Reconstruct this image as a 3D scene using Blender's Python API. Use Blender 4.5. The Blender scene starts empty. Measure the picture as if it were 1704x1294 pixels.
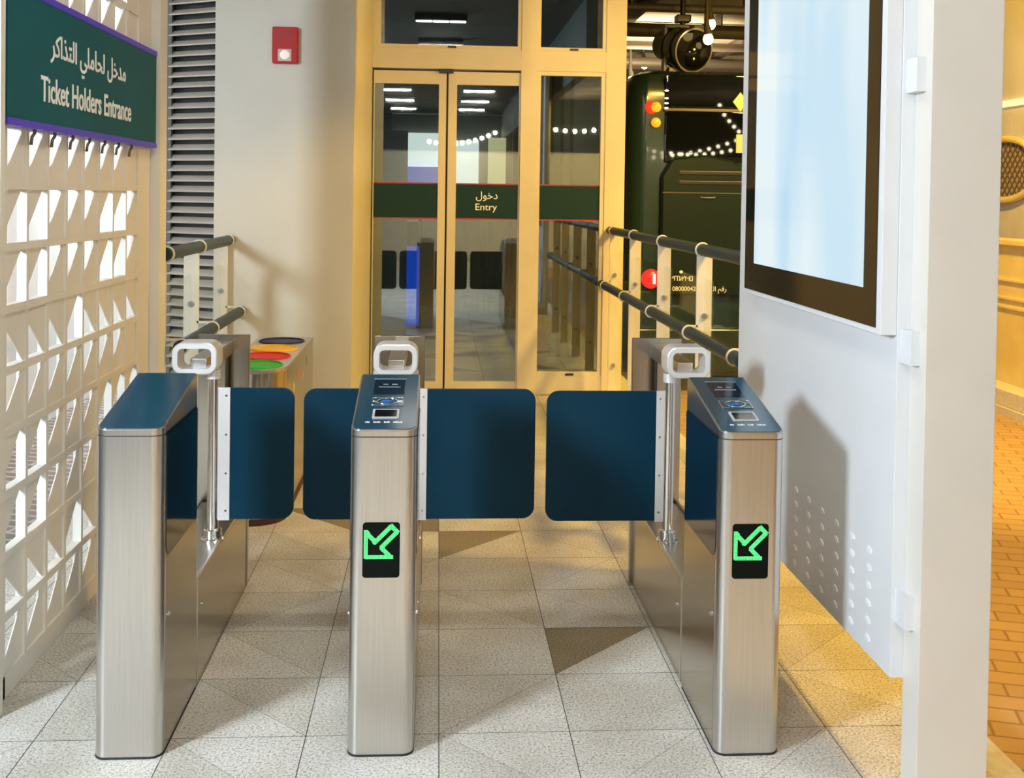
import bpy, bmesh, math, random
from mathutils import Vector, Matrix
random.seed(7)
S = bpy.context.scene
COL = S.collection
PI = math.pi

# ------------------------------------------------------------------ materials
def mat(name, col, rough=0.5, metal=0.0, emis=None, estr=0.0, spec=0.5, coat=0.0):
    m = bpy.data.materials.new(name); m.use_nodes = True
    b = m.node_tree.nodes['Principled BSDF']
    b.inputs['Base Color'].default_value = (*col, 1)
    b.inputs['Roughness'].default_value = rough
    b.inputs['Metallic'].default_value = metal
    b.inputs['Specular IOR Level'].default_value = spec
    b.inputs['Coat Weight'].default_value = coat
    b.inputs['Coat Roughness'].default_value = 0.03
    if emis:
        b.inputs['Emission Color'].default_value = (*emis, 1)
        b.inputs['Emission Strength'].default_value = estr
    return m

def nd(m, t, **kw):
    n = m.node_tree.nodes.new(t)
    for k, v in kw.items(): setattr(n, k, v)
    return n
def ln(m, a, b): m.node_tree.links.new(a, b)

def noise_mat(name, cols, scale, rough=0.5, metal=0.0, stretch=(1, 1, 1), detail=4, stops=None, bump=0.0, rvar=0.0, spec=0.5):
    """procedural colour ramp over object-space noise"""
    m = mat(name, cols[0], rough, metal, spec=spec)
    b = m.node_tree.nodes['Principled BSDF']
    tc = nd(m, 'ShaderNodeTexCoord'); mp = nd(m, 'ShaderNodeMapping')
    mp.inputs['Scale'].default_value = stretch
    nz = nd(m, 'ShaderNodeTexNoise'); nz.inputs['Scale'].default_value = scale; nz.inputs['Detail'].default_value = detail
    rp = nd(m, 'ShaderNodeValToRGB')
    ln(m, tc.outputs['Object'], mp.inputs['Vector']); ln(m, mp.outputs['Vector'], nz.inputs['Vector'])
    ln(m, nz.outputs['Fac'], rp.inputs['Fac']); ln(m, rp.outputs['Color'], b.inputs['Base Color'])
    n = len(cols)
    stops = stops or [0.35 + 0.3 * i / (n - 1) for i in range(n)]
    el = rp.color_ramp.elements
    while len(el) < n: el.new(0.5)
    for e, p, c in zip(el, stops, cols): e.position = p; e.color = (*c, 1)
    if bump:
        bp = nd(m, 'ShaderNodeBump'); bp.inputs['Strength'].default_value = bump; bp.inputs['Distance'].default_value = 0.001
        ln(m, nz.outputs['Fac'], bp.inputs['Height']); ln(m, bp.outputs['Normal'], b.inputs['Normal'])
    if rvar:
        mr = nd(m, 'ShaderNodeMapRange'); mr.inputs['To Min'].default_value = rough - rvar; mr.inputs['To Max'].default_value = rough + rvar
        ln(m, nz.outputs['Fac'], mr.inputs['Value']); ln(m, mr.outputs['Result'], b.inputs['Roughness'])
    return m

def glass_mat(name, tint, refl=0.2):
    m = bpy.data.materials.new(name); m.use_nodes = True
    nt = m.node_tree; nt.nodes.remove(nt.nodes['Principled BSDF'])
    out = nt.nodes['Material Output']
    tr = nd(m, 'ShaderNodeBsdfTransparent'); tr.inputs['Color'].default_value = (*tint, 1)
    gl = nd(m, 'ShaderNodeBsdfGlossy'); gl.inputs['Roughness'].default_value = 0.015; gl.inputs['Color'].default_value = (0.9, 0.95, 0.95, 1)
    mx = nd(m, 'ShaderNodeMixShader'); mx.inputs['Fac'].default_value = refl
    ln(m, tr.outputs[0], mx.inputs[1]); ln(m, gl.outputs[0], mx.inputs[2]); ln(m, mx.outputs[0], out.inputs['Surface'])
    return m

def terrazzo(name, base, dark, lite):
    m = mat(name, base, 0.42, spec=0.4)
    b = m.node_tree.nodes['Principled BSDF']
    tc = nd(m, 'ShaderNodeTexCoord')
    n1 = nd(m, 'ShaderNodeTexNoise'); n1.inputs['Scale'].default_value = 120; n1.inputs['Detail'].default_value = 4
    n1.inputs['Roughness'].default_value = 0.85
    n2 = nd(m, 'ShaderNodeTexNoise'); n2.inputs['Scale'].default_value = 3.0; n2.inputs['Detail'].default_value = 5
    r1 = nd(m, 'ShaderNodeValToRGB'); e = r1.color_ramp.elements
    e[0].position = 0.38; e[0].color = (*dark, 1); e[1].position = 0.50; e[1].color = (*base, 1)
    x = e.new(0.66); x.color = (*lite, 1)
    r2 = nd(m, 'ShaderNodeValToRGB'); e = r2.color_ramp.elements
    e[0].position = 0.35; e[0].color = (0.80, 0.78, 0.74, 1); e[1].position = 0.62; e[1].color = (1, 1, 1, 1)
    mx = nd(m, 'ShaderNodeMix', data_type='RGBA', blend_type='MULTIPLY'); mx.inputs['Factor'].default_value = 1
    for n in (n1, n2): ln(m, tc.outputs['Object'], n.inputs['Vector'])
    ln(m, n1.outputs['Fac'], r1.inputs['Fac']); ln(m, n2.outputs['Fac'], r2.inputs['Fac'])
    ln(m, r1.outputs['Color'], mx.inputs[6]); ln(m, r2.outputs['Color'], mx.inputs[7]); ln(m, mx.outputs[2], b.inputs['Base Color'])
    return m

def brushed(name, col, rough, metal=1.0):
    m = noise_mat(name, [tuple(c * 0.93 for c in col), col], 14, rough, metal, stretch=(22, 22, 0.35), detail=6, bump=0.05, rvar=0.05)
    return m

M = {}
M['steel'] = brushed('brushed_steel', (0.66, 0.63, 0.59), 0.30)
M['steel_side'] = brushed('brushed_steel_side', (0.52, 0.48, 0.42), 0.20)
M['chrome'] = mat('polished_steel', (0.80, 0.79, 0.78), 0.14, 1.0)
M['white_steel'] = mat('satin_steel', (0.80, 0.78, 0.77), 0.38, 0.55)
M['seam'] = mat('seam_black', (0.02, 0.02, 0.022), 0.6)
M['teal_top'] = mat('teal_glass_top', (0.005, 0.052, 0.085), 0.15, spec=0.9)
M['navy'] = noise_mat('navy_acrylic', [(0.003, 0.026, 0.048), (0.005, 0.036, 0.062)], 2.0, 0.32, spec=0.10)
M['navy_side'] = mat('navy_side_glass', (0.003, 0.018, 0.034), 0.09, spec=0.5)
M['led_black'] = mat('led_black', (0.003, 0.005, 0.004), 0.3, spec=0.1)
M['led_green'] = mat('led_green', (0.02, 0.3, 0.08), 0.4, emis=(0.13, 1.0, 0.28), estr=1.6)
M['black'] = mat('black_plastic', (0.01, 0.01, 0.011), 0.35)
M['gloss_black'] = mat('gloss_black', (0.006, 0.006, 0.007), 0.06, spec=0.22)
M['cream'] = noise_mat('cream_paint', [(0.74, 0.71, 0.63), (0.78, 0.75, 0.67)], 3, 0.5)
M['white_paint'] = noise_mat('white_paint', [(0.66, 0.67, 0.68), (0.69, 0.70, 0.71)], 2.5, 0.42)
M['vent'] = mat('vent_paint', (0.80, 0.82, 0.84), 0.4)
M['post'] = noise_mat('post_paint', [(0.66, 0.62, 0.55), (0.69, 0.65, 0.58)], 3, 0.5)
M['wall'] = noise_mat('beige_wall', [(0.60, 0.565, 0.47), (0.635, 0.60, 0.50)], 1.6, 0.45)
M['frame'] = noise_mat('champagne_frame', [(0.66, 0.60, 0.46), (0.69, 0.63, 0.49)], 4, 0.4)
M['louvre'] = noise_mat('louvre_paint', [(0.60, 0.54, 0.47), (0.66, 0.60, 0.53)], 3, 0.45)
M['sign'] = noise_mat('sign_green', [(0.003, 0.090, 0.112), (0.004, 0.102, 0.125)], 1.5, 0.5, spec=0.08)
M['violet'] = mat('violet_edge', (0.05, 0.02, 0.40), 0.4, emis=(0.03, 0.015, 0.34), estr=0.22)
M['letter'] = mat('white_letters', (0.92, 0.92, 0.92), 0.5)
M['band'] = mat('green_band', (0.006, 0.036, 0.034), 0.4, spec=0.25)
M['red_line'] = mat('red_line', (0.40, 0.03, 0.06), 0.5)
M['door_glass'] = glass_mat('door_glass', (0.72, 0.82, 0.82), 0.22)
M['clear_glass'] = glass_mat('clear_glass', (0.95, 0.97, 0.96), 0.08)
M['rail'] = mat('handrail_dark', (0.012, 0.034, 0.042), 0.4, spec=0.25)
M['red'] = mat('alarm_red', (0.48, 0.016, 0.010), 0.4, spec=0.2)
M['lens'] = mat('strobe_lens', (0.9, 0.85, 0.78), 0.1, emis=(1, 0.9, 0.8), estr=0.25)
M['t_a'] = terrazzo('terrazzo_pale', (0.74, 0.70, 0.62), (0.20, 0.18, 0.15), (0.86, 0.83, 0.77))
M['t_b'] = terrazzo('terrazzo_mid', (0.66, 0.62, 0.53), (0.17, 0.155, 0.125), (0.80, 0.77, 0.70))
M['t_c'] = terrazzo('terrazzo_brown', (0.28, 0.22, 0.14), (0.10, 0.08, 0.05), (0.42, 0.35, 0.25))
M['grout'] = mat('grout', (0.09, 0.085, 0.075), 0.8)
M['c_blue'] = mat('bin_blue', (0.010, 0.012, 0.09), 0.4, spec=0.15)
M['c_yel'] = mat('bin_yellow', (0.85, 0.48, 0.015), 0.4, spec=0.15)
M['c_red'] = mat('bin_red', (0.60, 0.012, 0.010), 0.4, spec=0.15)
M['c_grn'] = mat('bin_green', (0.03, 0.42, 0.03), 0.4, spec=0.15)
M['bus'] = mat('bus_green', (0.004, 0.024, 0.022), 0.16, spec=0.5, coat=0.3)
M['bus_rear'] = mat('bus_rear_green', (0.006, 0.015, 0.013), 0.32, spec=0.22)
M['bus_glass'] = mat('bus_glass', (0.002, 0.0025, 0.0025), 0.02, spec=0.35)
M['lamp_red'] = mat('lamp_red', (0.6, 0.01, 0.01), 0.2, emis=(1, 0.02, 0.015), estr=1.6)
M['lamp_red_dim'] = mat('lamp_red_dim', (0.6, 0.02, 0.01), 0.2, emis=(1, 0.03, 0.01), estr=1.0)
M['lamp_amber'] = mat('lamp_amber', (0.8, 0.3, 0.02), 0.2, emis=(1, 0.30, 0.02), estr=0.9)
M['bulb'] = mat('warm_bulb', (1, 0.85, 0.5), 0.3, emis=(1, 0.72, 0.28), estr=9)
M['tube'] = mat('white_tube', (1, 1, 1), 0.3, emis=(1, 0.94, 0.85), estr=150)
M['tube_dim'] = mat('white_tube_dim', (1, 1, 1), 0.3, emis=(1, 0.94, 0.85), estr=14)
M['fairy'] = mat('fairy_bulb', (1, 0.9, 0.7), 0.3, emis=(1, 0.86, 0.58), estr=40)
M['ceil_dark'] = mat('ceiling_dark', (0.035, 0.045, 0.048), 0.7)
M['ceil_lane'] = noise_mat('lane_ceiling', [(0.34, 0.30, 0.24), (0.62, 0.56, 0.46)], 1.6, 0.7)
M['pipe'] = mat('pipe_grey', (0.09, 0.075, 0.06), 0.5)
M['silver'] = mat('lamp_housing', (0.42, 0.42, 0.43), 0.25, 0.8)
M['out_white'] = mat('outside_white', (0.86, 0.86, 0.85), 0.6)
M['kiosk_blue'] = mat('kiosk_blue', (0.02, 0.06, 0.5), 0.3, emis=(0.02, 0.10, 0.85), estr=0.65)
M['lit_white'] = mat('lit_white', (0.9, 0.88, 0.85), 0.4, emis=(1, 0.95, 0.88), estr=1.3)
M['lit_warm'] = mat('lit_warm', (0.8, 0.7, 0.45), 0.4, emis=(1, 0.8, 0.42), estr=0.8)
M['lilac'] = mat('lilac_grey', (0.22, 0.20, 0.34), 0.5)
M['hall_wall'] = mat('hall_wall', (0.16, 0.16, 0.145), 0.6)
M['hall_dark'] = mat('hall_dark', (0.02, 0.03, 0.032), 0.5)
M['wood'] = noise_mat('hall_wood', [(0.42, 0.28, 0.13), (0.55, 0.38, 0.18)], 4, 0.5, stretch=(6, 6, 0.6))
M['blue_wall'] = mat('pale_blue', (0.35, 0.45, 0.62), 0.5)
M['kerb'] = noise_mat('kerb_stone', [(0.58, 0.54, 0.46), (0.66, 0.62, 0.54)], 30, 0.7)
M['parapet'] = noise_mat('parapet_plaster', [(0.72, 0.56, 0.22), (0.78, 0.62, 0.26)], 5, 0.55)
M['street_wall'] = noise_mat('street_wall', [(0.58, 0.54, 0.48), (0.64, 0.60, 0.54)], 2, 0.6)
M['lime'] = mat('lime_paper', (0.34, 0.46, 0.22), 0.6)

def brick_mat(name, c1, c2, mortar, sx, sy, ms=0.012):
    m = mat(name, c1, 0.6)
    b = m.node_tree.nodes['Principled BSDF']
    tc = nd(m, 'ShaderNodeTexCoord'); mp = nd(m, 'ShaderNodeMapping'); mp.inputs['Rotation'].default_value = (0, 0, 0.3)
    bt = nd(m, 'ShaderNodeTexBrick'); bt.inputs['Color1'].default_value = (*c1, 1); bt.inputs['Color2'].default_value = (*c2, 1)
    bt.inputs['Mortar'].default_value = (*mortar, 1); bt.inputs['Scale'].default_value = 1.0
    bt.inputs['Brick Width'].default_value = sx; bt.inputs['Row Height'].default_value = sy; bt.inputs['Mortar Size'].default_value = ms
    ln(m, tc.outputs['Object'], mp.inputs['Vector']); ln(m, mp.outputs['Vector'], bt.inputs['Vector']); ln(m, bt.outputs['Color'], b.inputs['Base Color'])
    bp = nd(m, 'ShaderNodeBump'); bp.inputs['Strength'].default_value = 0.4; bp.inputs['Distance'].default_value = 0.004; bp.invert = True
    ln(m, bt.outputs['Fac'], bp.inputs['Height']); ln(m, bp.outputs['Normal'], b.inputs['Normal'])
    return m
M['paver'] = brick_mat('lane_pavers', (0.42, 0.27, 0.14), (0.48, 0.32, 0.17), (0.27, 0.16, 0.08), 0.22, 0.11, 0.006)
M['out_paver'] = brick_mat('outside_pavers', (0.10, 0.075, 0.055), (0.13, 0.10, 0.075), (0.30, 0.28, 0.26), 0.30, 0.09)

def screen_mat():
    m = mat('lit_screen', (0.01, 0.01, 0.01), 0.08)
    b = m.node_tree.nodes['Principled BSDF']
    tc = nd(m, 'ShaderNodeTexCoord'); sp = nd(m, 'ShaderNodeSeparateXYZ'); ln(m, tc.outputs['Object'], sp.inputs[0])
    mp = nd(m, 'ShaderNodeMapping'); mp.inputs['Scale'].default_value = (1, 1, 0.22)
    nz = nd(m, 'ShaderNodeTexNoise'); nz.inputs['Scale'].default_value = 3.2; nz.inputs['Detail'].default_value = 1
    ln(m, tc.outputs['Object'], mp.inputs['Vector']); ln(m, mp.outputs['Vector'], nz.inputs['Vector'])
    rp = nd(m, 'ShaderNodeValToRGB'); e = rp.color_ramp.elements
    e[0].position = 0.36; e[0].color = (0.50, 0.73, 0.90, 1); e[1].position = 0.62; e[1].color = (0.74, 0.87, 0.92, 1)
    ln(m, nz.outputs['Fac'], rp.inputs['Fac']); ln(m, rp.outputs['Color'], b.inputs['Emission Color'])
    b.inputs['Emission Strength'].default_value = 0.88
    return m
M['screen'] = screen_mat()
M['display'] = mat('dark_display', (0.006, 0.018, 0.035), 0.08, spec=0.4)

# ------------------------------------------------------------------ mesh builder
class MB:
    def __init__(s): s.bm = bmesh.new()
    def _merge(s, t, mi=0):
        for f in t.faces: f.material_index = mi
        me = bpy.data.meshes.new('tmp'); t.to_mesh(me); t.free(); s.bm.from_mesh(me); bpy.data.meshes.remove(me)
    def box(s, x0, x1, y0, y1, z0, z1, bev=0.0, seg=2, mi=0):
        t = bmesh.new()
        bmesh.ops.create_cube(t, size=1)
        for v in t.verts:
            v.co = Vector(((x0 + x1) / 2 + v.co.x * (x1 - x0), (y0 + y1) / 2 + v.co.y * (y1 - y0), (z0 + z1) / 2 + v.co.z * (z1 - z0)))
        if bev: bmesh.ops.bevel(t, geom=t.edges[:], offset=bev, segments=seg, profile=0.5, affect='EDGES')
        s._merge(t, mi); return s
    def prism(s, pts, fn, a, b, mi=0, bev=0):
        """polygon pts (u,v) swept from a to b; fn(u,v,w)->xyz"""
        t = bmesh.new(); n = len(pts)
        A = [t.verts.new(fn(u, v, a)) for u, v in pts]; B = [t.verts.new(fn(u, v, b)) for u, v in pts]
        t.faces.new(A[::-1]); t.faces.new(B)
        for i in range(n): t.faces.new((A[i], A[(i + 1) % n], B[(i + 1) % n], B[i]))
        bmesh.ops.recalc_face_normals(t, faces=t.faces[:])
        if bev: bmesh.ops.bevel(t, geom=t.edges[:], offset=bev, segments=1, affect='EDGES')
        s._merge(t, mi); return s
    def tube(s, pts, r, seg=16, closed=False, mi=0):
        pts = [Vector(p) for p in pts]; n = len(pts); t = bmesh.new(); rings = []
        up = None
        for i, p in enumerate(pts):
            if closed: d = (pts[(i + 1) % n] - pts[i - 1])
            else: d = pts[min(i + 1, n - 1)] - pts[max(i - 1, 0)]
            d.normalize()
            if up is None: up = Vector((0, 0, 1)) if abs(d.z) < 0.9 else Vector((0, 1, 0))
            a = d.cross(up)
            if a.length < 1e-4: a = d.orthogonal()
            a.normalize(); b = a.cross(d).normalized(); up = b
            rr = r[i] if isinstance(r, (list, tuple)) else r
            rings.append([t.verts.new(p + a * rr * math.cos(2 * PI * k / seg) + b * rr * math.sin(2 * PI * k / seg)) for k in range(seg)])
        m = n if closed else n - 1
        for i in range(m):
            R0, R1 = rings[i], rings[(i + 1) % n]
            for k in range(seg): t.faces.new((R0[k], R0[(k + 1) % seg], R1[(k + 1) % seg], R1[k]))
        if not closed: t.faces.new(rings[0][::-1]); t.faces.new(rings[-1])
        bmesh.ops.recalc_face_normals(t, faces=t.faces[:])
        s._merge(t, mi); return s
    def cyl(s, p0, p1, r, seg=24, mi=0): return s.tube([p0, p1], r, seg, mi=mi)
    def sphere(s, c, r, sc=(1, 1, 1), seg=16, mi=0):
        t = bmesh.new(); bmesh.ops.create_uvsphere(t, u_segments=seg, v_segments=max(6, seg // 2), radius=r)
        for v in t.verts: v.co = Vector(c) + Vector((v.co.x * sc[0], v.co.y * sc[1], v.co.z * sc[2]))
        s._merge(t, mi); return s
    def quad(s, a, b, c, d, mi=0):
        f = s.bm.faces.new([s.bm.verts.new(p) for p in (a, b, c, d)]); f.material_index = mi; return s
    def mesh(s, me, fn, mi=0):
        t = bmesh.new(); t.from_mesh(me)
        for v in t.verts: v.co = fn(v.co)
        s._merge(t, mi); return s
    def build(s, name, m, parent=None, smooth=True):
        me = bpy.data.meshes.new(name)
        org = ORG.get(parent.name, Vector()) if parent else Vector()
        if parent:
            for v in s.bm.verts: v.co -= org
        s.bm.to_mesh(me); s.bm.free()
        for x in (m if isinstance(m, (list, tuple)) else [m]): me.materials.append(x)
        if smooth:
            me.shade_smooth(); me.set_sharp_from_angle(angle=math.radians(32))
        o = bpy.data.objects.new(name, me); COL.objects.link(o)
        if parent: o.parent = parent; ORG[o.name] = org
        if smooth and len(me.polygons) > 6:
            wn = o.modifiers.new('weighted_normal', 'WEIGHTED_NORMAL'); wn.weight = 80; wn.keep_sharp = True
        return o
ORG = {}
def thing(name, label, cat, loc=(0, 0, 0), group=None):
    o = bpy.data.objects.new(name, None); COL.objects.link(o); o.location = loc; o.empty_display_size = 0.1
    o['label'] = label; o['category'] = cat
    if group: o['group'] = group
    ORG[o.name] = Vector(loc); return o
def tag(o, label, cat, group=None):
    o['label'] = label; o['category'] = cat
    if group: o['group'] = group
    return o
def struct(name, mb, m, parent=None, smooth=True):
    o = mb.build(name, m, parent, smooth); o['kind'] = 'structure'; return o
def rrect(u0, u1, v0, v1, r, seg=6, corners=(1, 1, 1, 1)):
    """rounded rectangle, corners order: (u0,v0),(u1,v0),(u1,v1),(u0,v1)"""
    out = []
    cs = [((u0 + r, v0 + r), PI, (u0, v0)), ((u1 - r, v0 + r), 1.5 * PI, (u1, v0)), ((u1 - r, v1 - r), 0, (u1, v1)), ((u0 + r, v1 - r), 0.5 * PI, (u0, v1))]
    for (c, a0, sq), on in zip(cs, corners):
        if not on: out.append(sq); continue
        for k in range(seg + 1):
            a = a0 + k * PI / 2 / seg; out.append((c[0] + r * math.cos(a), c[1] + r * math.sin(a)))
    return out
XZ = lambda u, v, w: Vector((u, w, v))       # polygon in X,Z swept along Y
XY = lambda u, v, w: Vector((u, v, w))
YZ = lambda u, v, w: Vector((w, u, v))       # polygon in Y,Z swept along X

# ------------------------------------------------------------------ text
def text_mesh(body, offset=0.0, extrude=0.002):
    cu = bpy.data.curves.new('t', 'FONT'); cu.body = body; cu.extrude = extrude; cu.offset = offset; cu.resolution_u = 4
    o = bpy.data.objects.new('t', cu); COL.objects.link(o)
    dg = bpy.context.evaluated_depsgraph_get(); dg.update()
    me = bpy.data.meshes.new_from_object(o.evaluated_get(dg))
    bpy.data.objects.remove(o); bpy.data.curves.remove(cu); return me
def put_text(mb, body, o, xa, ya, width, height=None, offset=0.0, depth=0.002, mi=0):
    """fit text in width (and height), lower-left corner at o"""
    me = text_mesh(body, offset)
    xs = [v.co.x for v in me.vertices]; ys = [v.co.y for v in me.vertices]; zs = [v.co.z for v in me.vertices]
    if not xs: return mb
    x0, x1, y0, y1, z0, z1 = min(xs), max(xs), min(ys), max(ys), min(zs), max(zs)
    sx = width / (x1 - x0); sy = (height / (y1 - y0)) if height else sx
    o, xa, ya = Vector(o), Vector(xa), Vector(ya); na = xa.cross(ya)
    mb.mesh(me, lambda c: o + xa * ((c.x - x0) * sx) + ya * ((c.y - y0) * sy) + na * (depth * (c.z - z0) / max(1e-6, z1 - z0)), mi)
    bpy.data.meshes.remove(me); return mb
AR_DOOR = ''.join(map(chr, (0xFEDD, 0xFEEE, 0xFEA7, 0xFEA9)))
AR_SIGN = ''.join(map(chr, (0xFEAE, 0xFEDB, 0xFE8D, 0xFEAC, 0xFE98, 0xFEDF, 0xFE8D, 0x20, 0xFEF2, 0xFEE0, 0xFEE3, 0xFE8E, 0xFEA4, 0xFEDF, 0x20, 0xFEDE, 0xFEA7, 0xFEAA, 0xFEE3)))
AR_BUS = ''.join(map(chr, (0xFEDF, 0xFE8D, 0x20, 0xFEE2, 0xFED7, 0xFEAD)))

# ------------------------------------------------------------------ camera
def make_cam():
    yaw, pitch, roll = 0.06719, 0.021487, 0.014631
    f = Vector((math.sin(yaw) * math.cos(pitch), math.cos(yaw) * math.cos(pitch), -math.sin(pitch)))
    r = Vector((math.cos(yaw), -math.sin(yaw), 0)); u = r.cross(f)
    c, s = math.cos(roll), math.sin(roll)
    r2 = r * c + u * s; u2 = u * c - r * s
    cd = bpy.data.cameras.new('camera'); cd.sensor_width = 36; cd.lens = 1820.33 / 1704 * 36
    cd.shift_x = 0; cd.shift_y = (363.44 - 647) / 1704; cd.clip_start = 0.05; cd.clip_end = 200
    o = bpy.data.objects.new('camera', cd); COL.objects.link(o)
    m = Matrix((( r2.x, u2.x, -f.x, 0), (r2.y, u2.y, -f.y, 0), (r2.z, u2.z, -f.z, 1.66), (0, 0, 0, 1)))
    o.matrix_world = m; S.camera = o
make_cam()

# ------------------------------------------------------------------ floor of split terrazzo tiles
T = 0.405; GX, GY = 0.427, 3.338
def clip(poly, x0, x1):
    for sgn, lim in ((1, x0), (-1, -x1)):
        out = []
        for i in range(len(poly)):
            a, b = poly[i], poly[(i + 1) % len(poly)]
            ia, ib = sgn * a[0] >= lim, sgn * b[0] >= lim
            if ia: out.append(a)
            if ia != ib:
                t = (sgn * lim - a[0]) / (b[0] - a[0]); out.append((sgn * lim, a[1] + t * (b[1] - a[1])))
        poly = out
        if len(poly) < 3: return None
    return poly
def inset(poly, d, dd):
    n = len(poly); out = []
    for i in range(n):
        p0, p1, p2 = Vector(poly[i - 1]), Vector(poly[i]), Vector(poly[(i + 1) % n])
        d1 = (p1 - p0).normalized(); d2 = (p2 - p1).normalized()
        n1 = Vector((-d1.y, d1.x)); n2 = Vector((-d2.y, d2.x))
        e1 = dd if min(abs(d1.x), abs(d1.y)) > 0.2 else d; e2 = dd if min(abs(d2.x), abs(d2.y)) > 0.2 else d
        den = d1.cross(d2) if hasattr(d1, 'cross') else d1.x * d2.y - d1.y * d2.x
        if abs(den) < 1e-6: out.append(tuple(p1 + n1 * e1)); continue
        q1, q2 = p1 + n1 * e1, p1 + n2 * e2
        t = ((q2.x - q1.x) * d2.y - (q2.y - q1.y) * d2.x) / (d1.x * d2.y - d1.y * d2.x)
        out.append(tuple(q1 + d1 * t))
    return out
FX0, FX1 = -1.85, 1.62
fixed = {(0, 2): 'b', (0, 3): 'a', (0, 1): 'aU', (-1, 4): 'aU', (-3, 3): 'b', (-3, 1): 'b', (-1, 0): 'a', (-1, -1): 'b',
         (1, 3): 'b', (-2, 2): '', (-2, 3): 'a', (-1, 3): '', (-1, 2): 'b', (-1, 1): '', (0, 0): '', (-2, 0): '', (-2, 1): 'a', (-3, 2): 'a', (1, 1): 'b', (2, 1): 'a', (2, 0): 'b', (-3, 0): 'b', (-5, 1): 'b', (-4, 0): '', (0, -1): 'a'}
mb = MB()
rnd = random.Random(11)
for i in range(-7, 5):
    for j in range(-30, 32):
        x0, y0 = GX + i * T, GY + j * T; x1, y1 = x0 + T, y0 + T
        k = fixed.get((i, j)); r = rnd.random(); r2 = rnd.random(); r3 = rnd.random()
        if k is None: k = 'a' if r < 0.32 else ('b' if r < 0.64 else '')
        if k.startswith('a'): polys = [[(x0, y0), (x1, y1), (x0, y1)], [(x0, y0), (x1, y0), (x1, y1)]]
        elif k == 'b': polys = [[(x0, y0), (x1, y0), (x0, y1)], [(x1, y0), (x1, y1), (x0, y1)]]
        else: polys = [[(x0, y0), (x1, y0), (x1, y1), (x0, y1)]]
        for q, p in enumerate(polys):
            p = clip(p, FX0, FX1)
            if not p: continue
            p = inset(p, 0.0014, 0.0007)
            mi = 2 if (k == 'aU' and q == 0) else (1 if (r2 if q else r3) < 0.3 else 0)
            if (i, j) not in fixed and k and (r3 if q else r2) > 0.94 and y0 > 4.5: mi = 2
            f = mb.bm.faces.new([mb.bm.verts.new((x, y, 0)) for x, y in p]); f.material_index = mi
fl = struct('floor', mb, [M['t_a'], M['t_b'], M['t_c']], smooth=False)
mb = MB(); mb.box(FX0, FX1, -9, 17, -0.25, -0.0025); g = struct('tile_bed', mb, M['grout'], fl)
mb = MB(); mb.box(FX1, FX1 + 0.11, -9, 17, -0.25, 0.0, 0.012); struct('trim_1', mb, M['kerb'])
mb = MB(); mb.quad((FX1 + 0.1, -9, -0.15), (8.5, -9, -0.15), (8.5, 30, -0.15), (FX1 + 0.1, 30, -0.15)); struct('floor_lane', mb, M['paver'])
mb = MB(); mb.quad((-6, -9, -0.02), (FX0, -9, -0.02), (FX0, 17, -0.02), (-6, 17, -0.02)); struct('floor_outside', mb, M['out_paver'])

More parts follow.
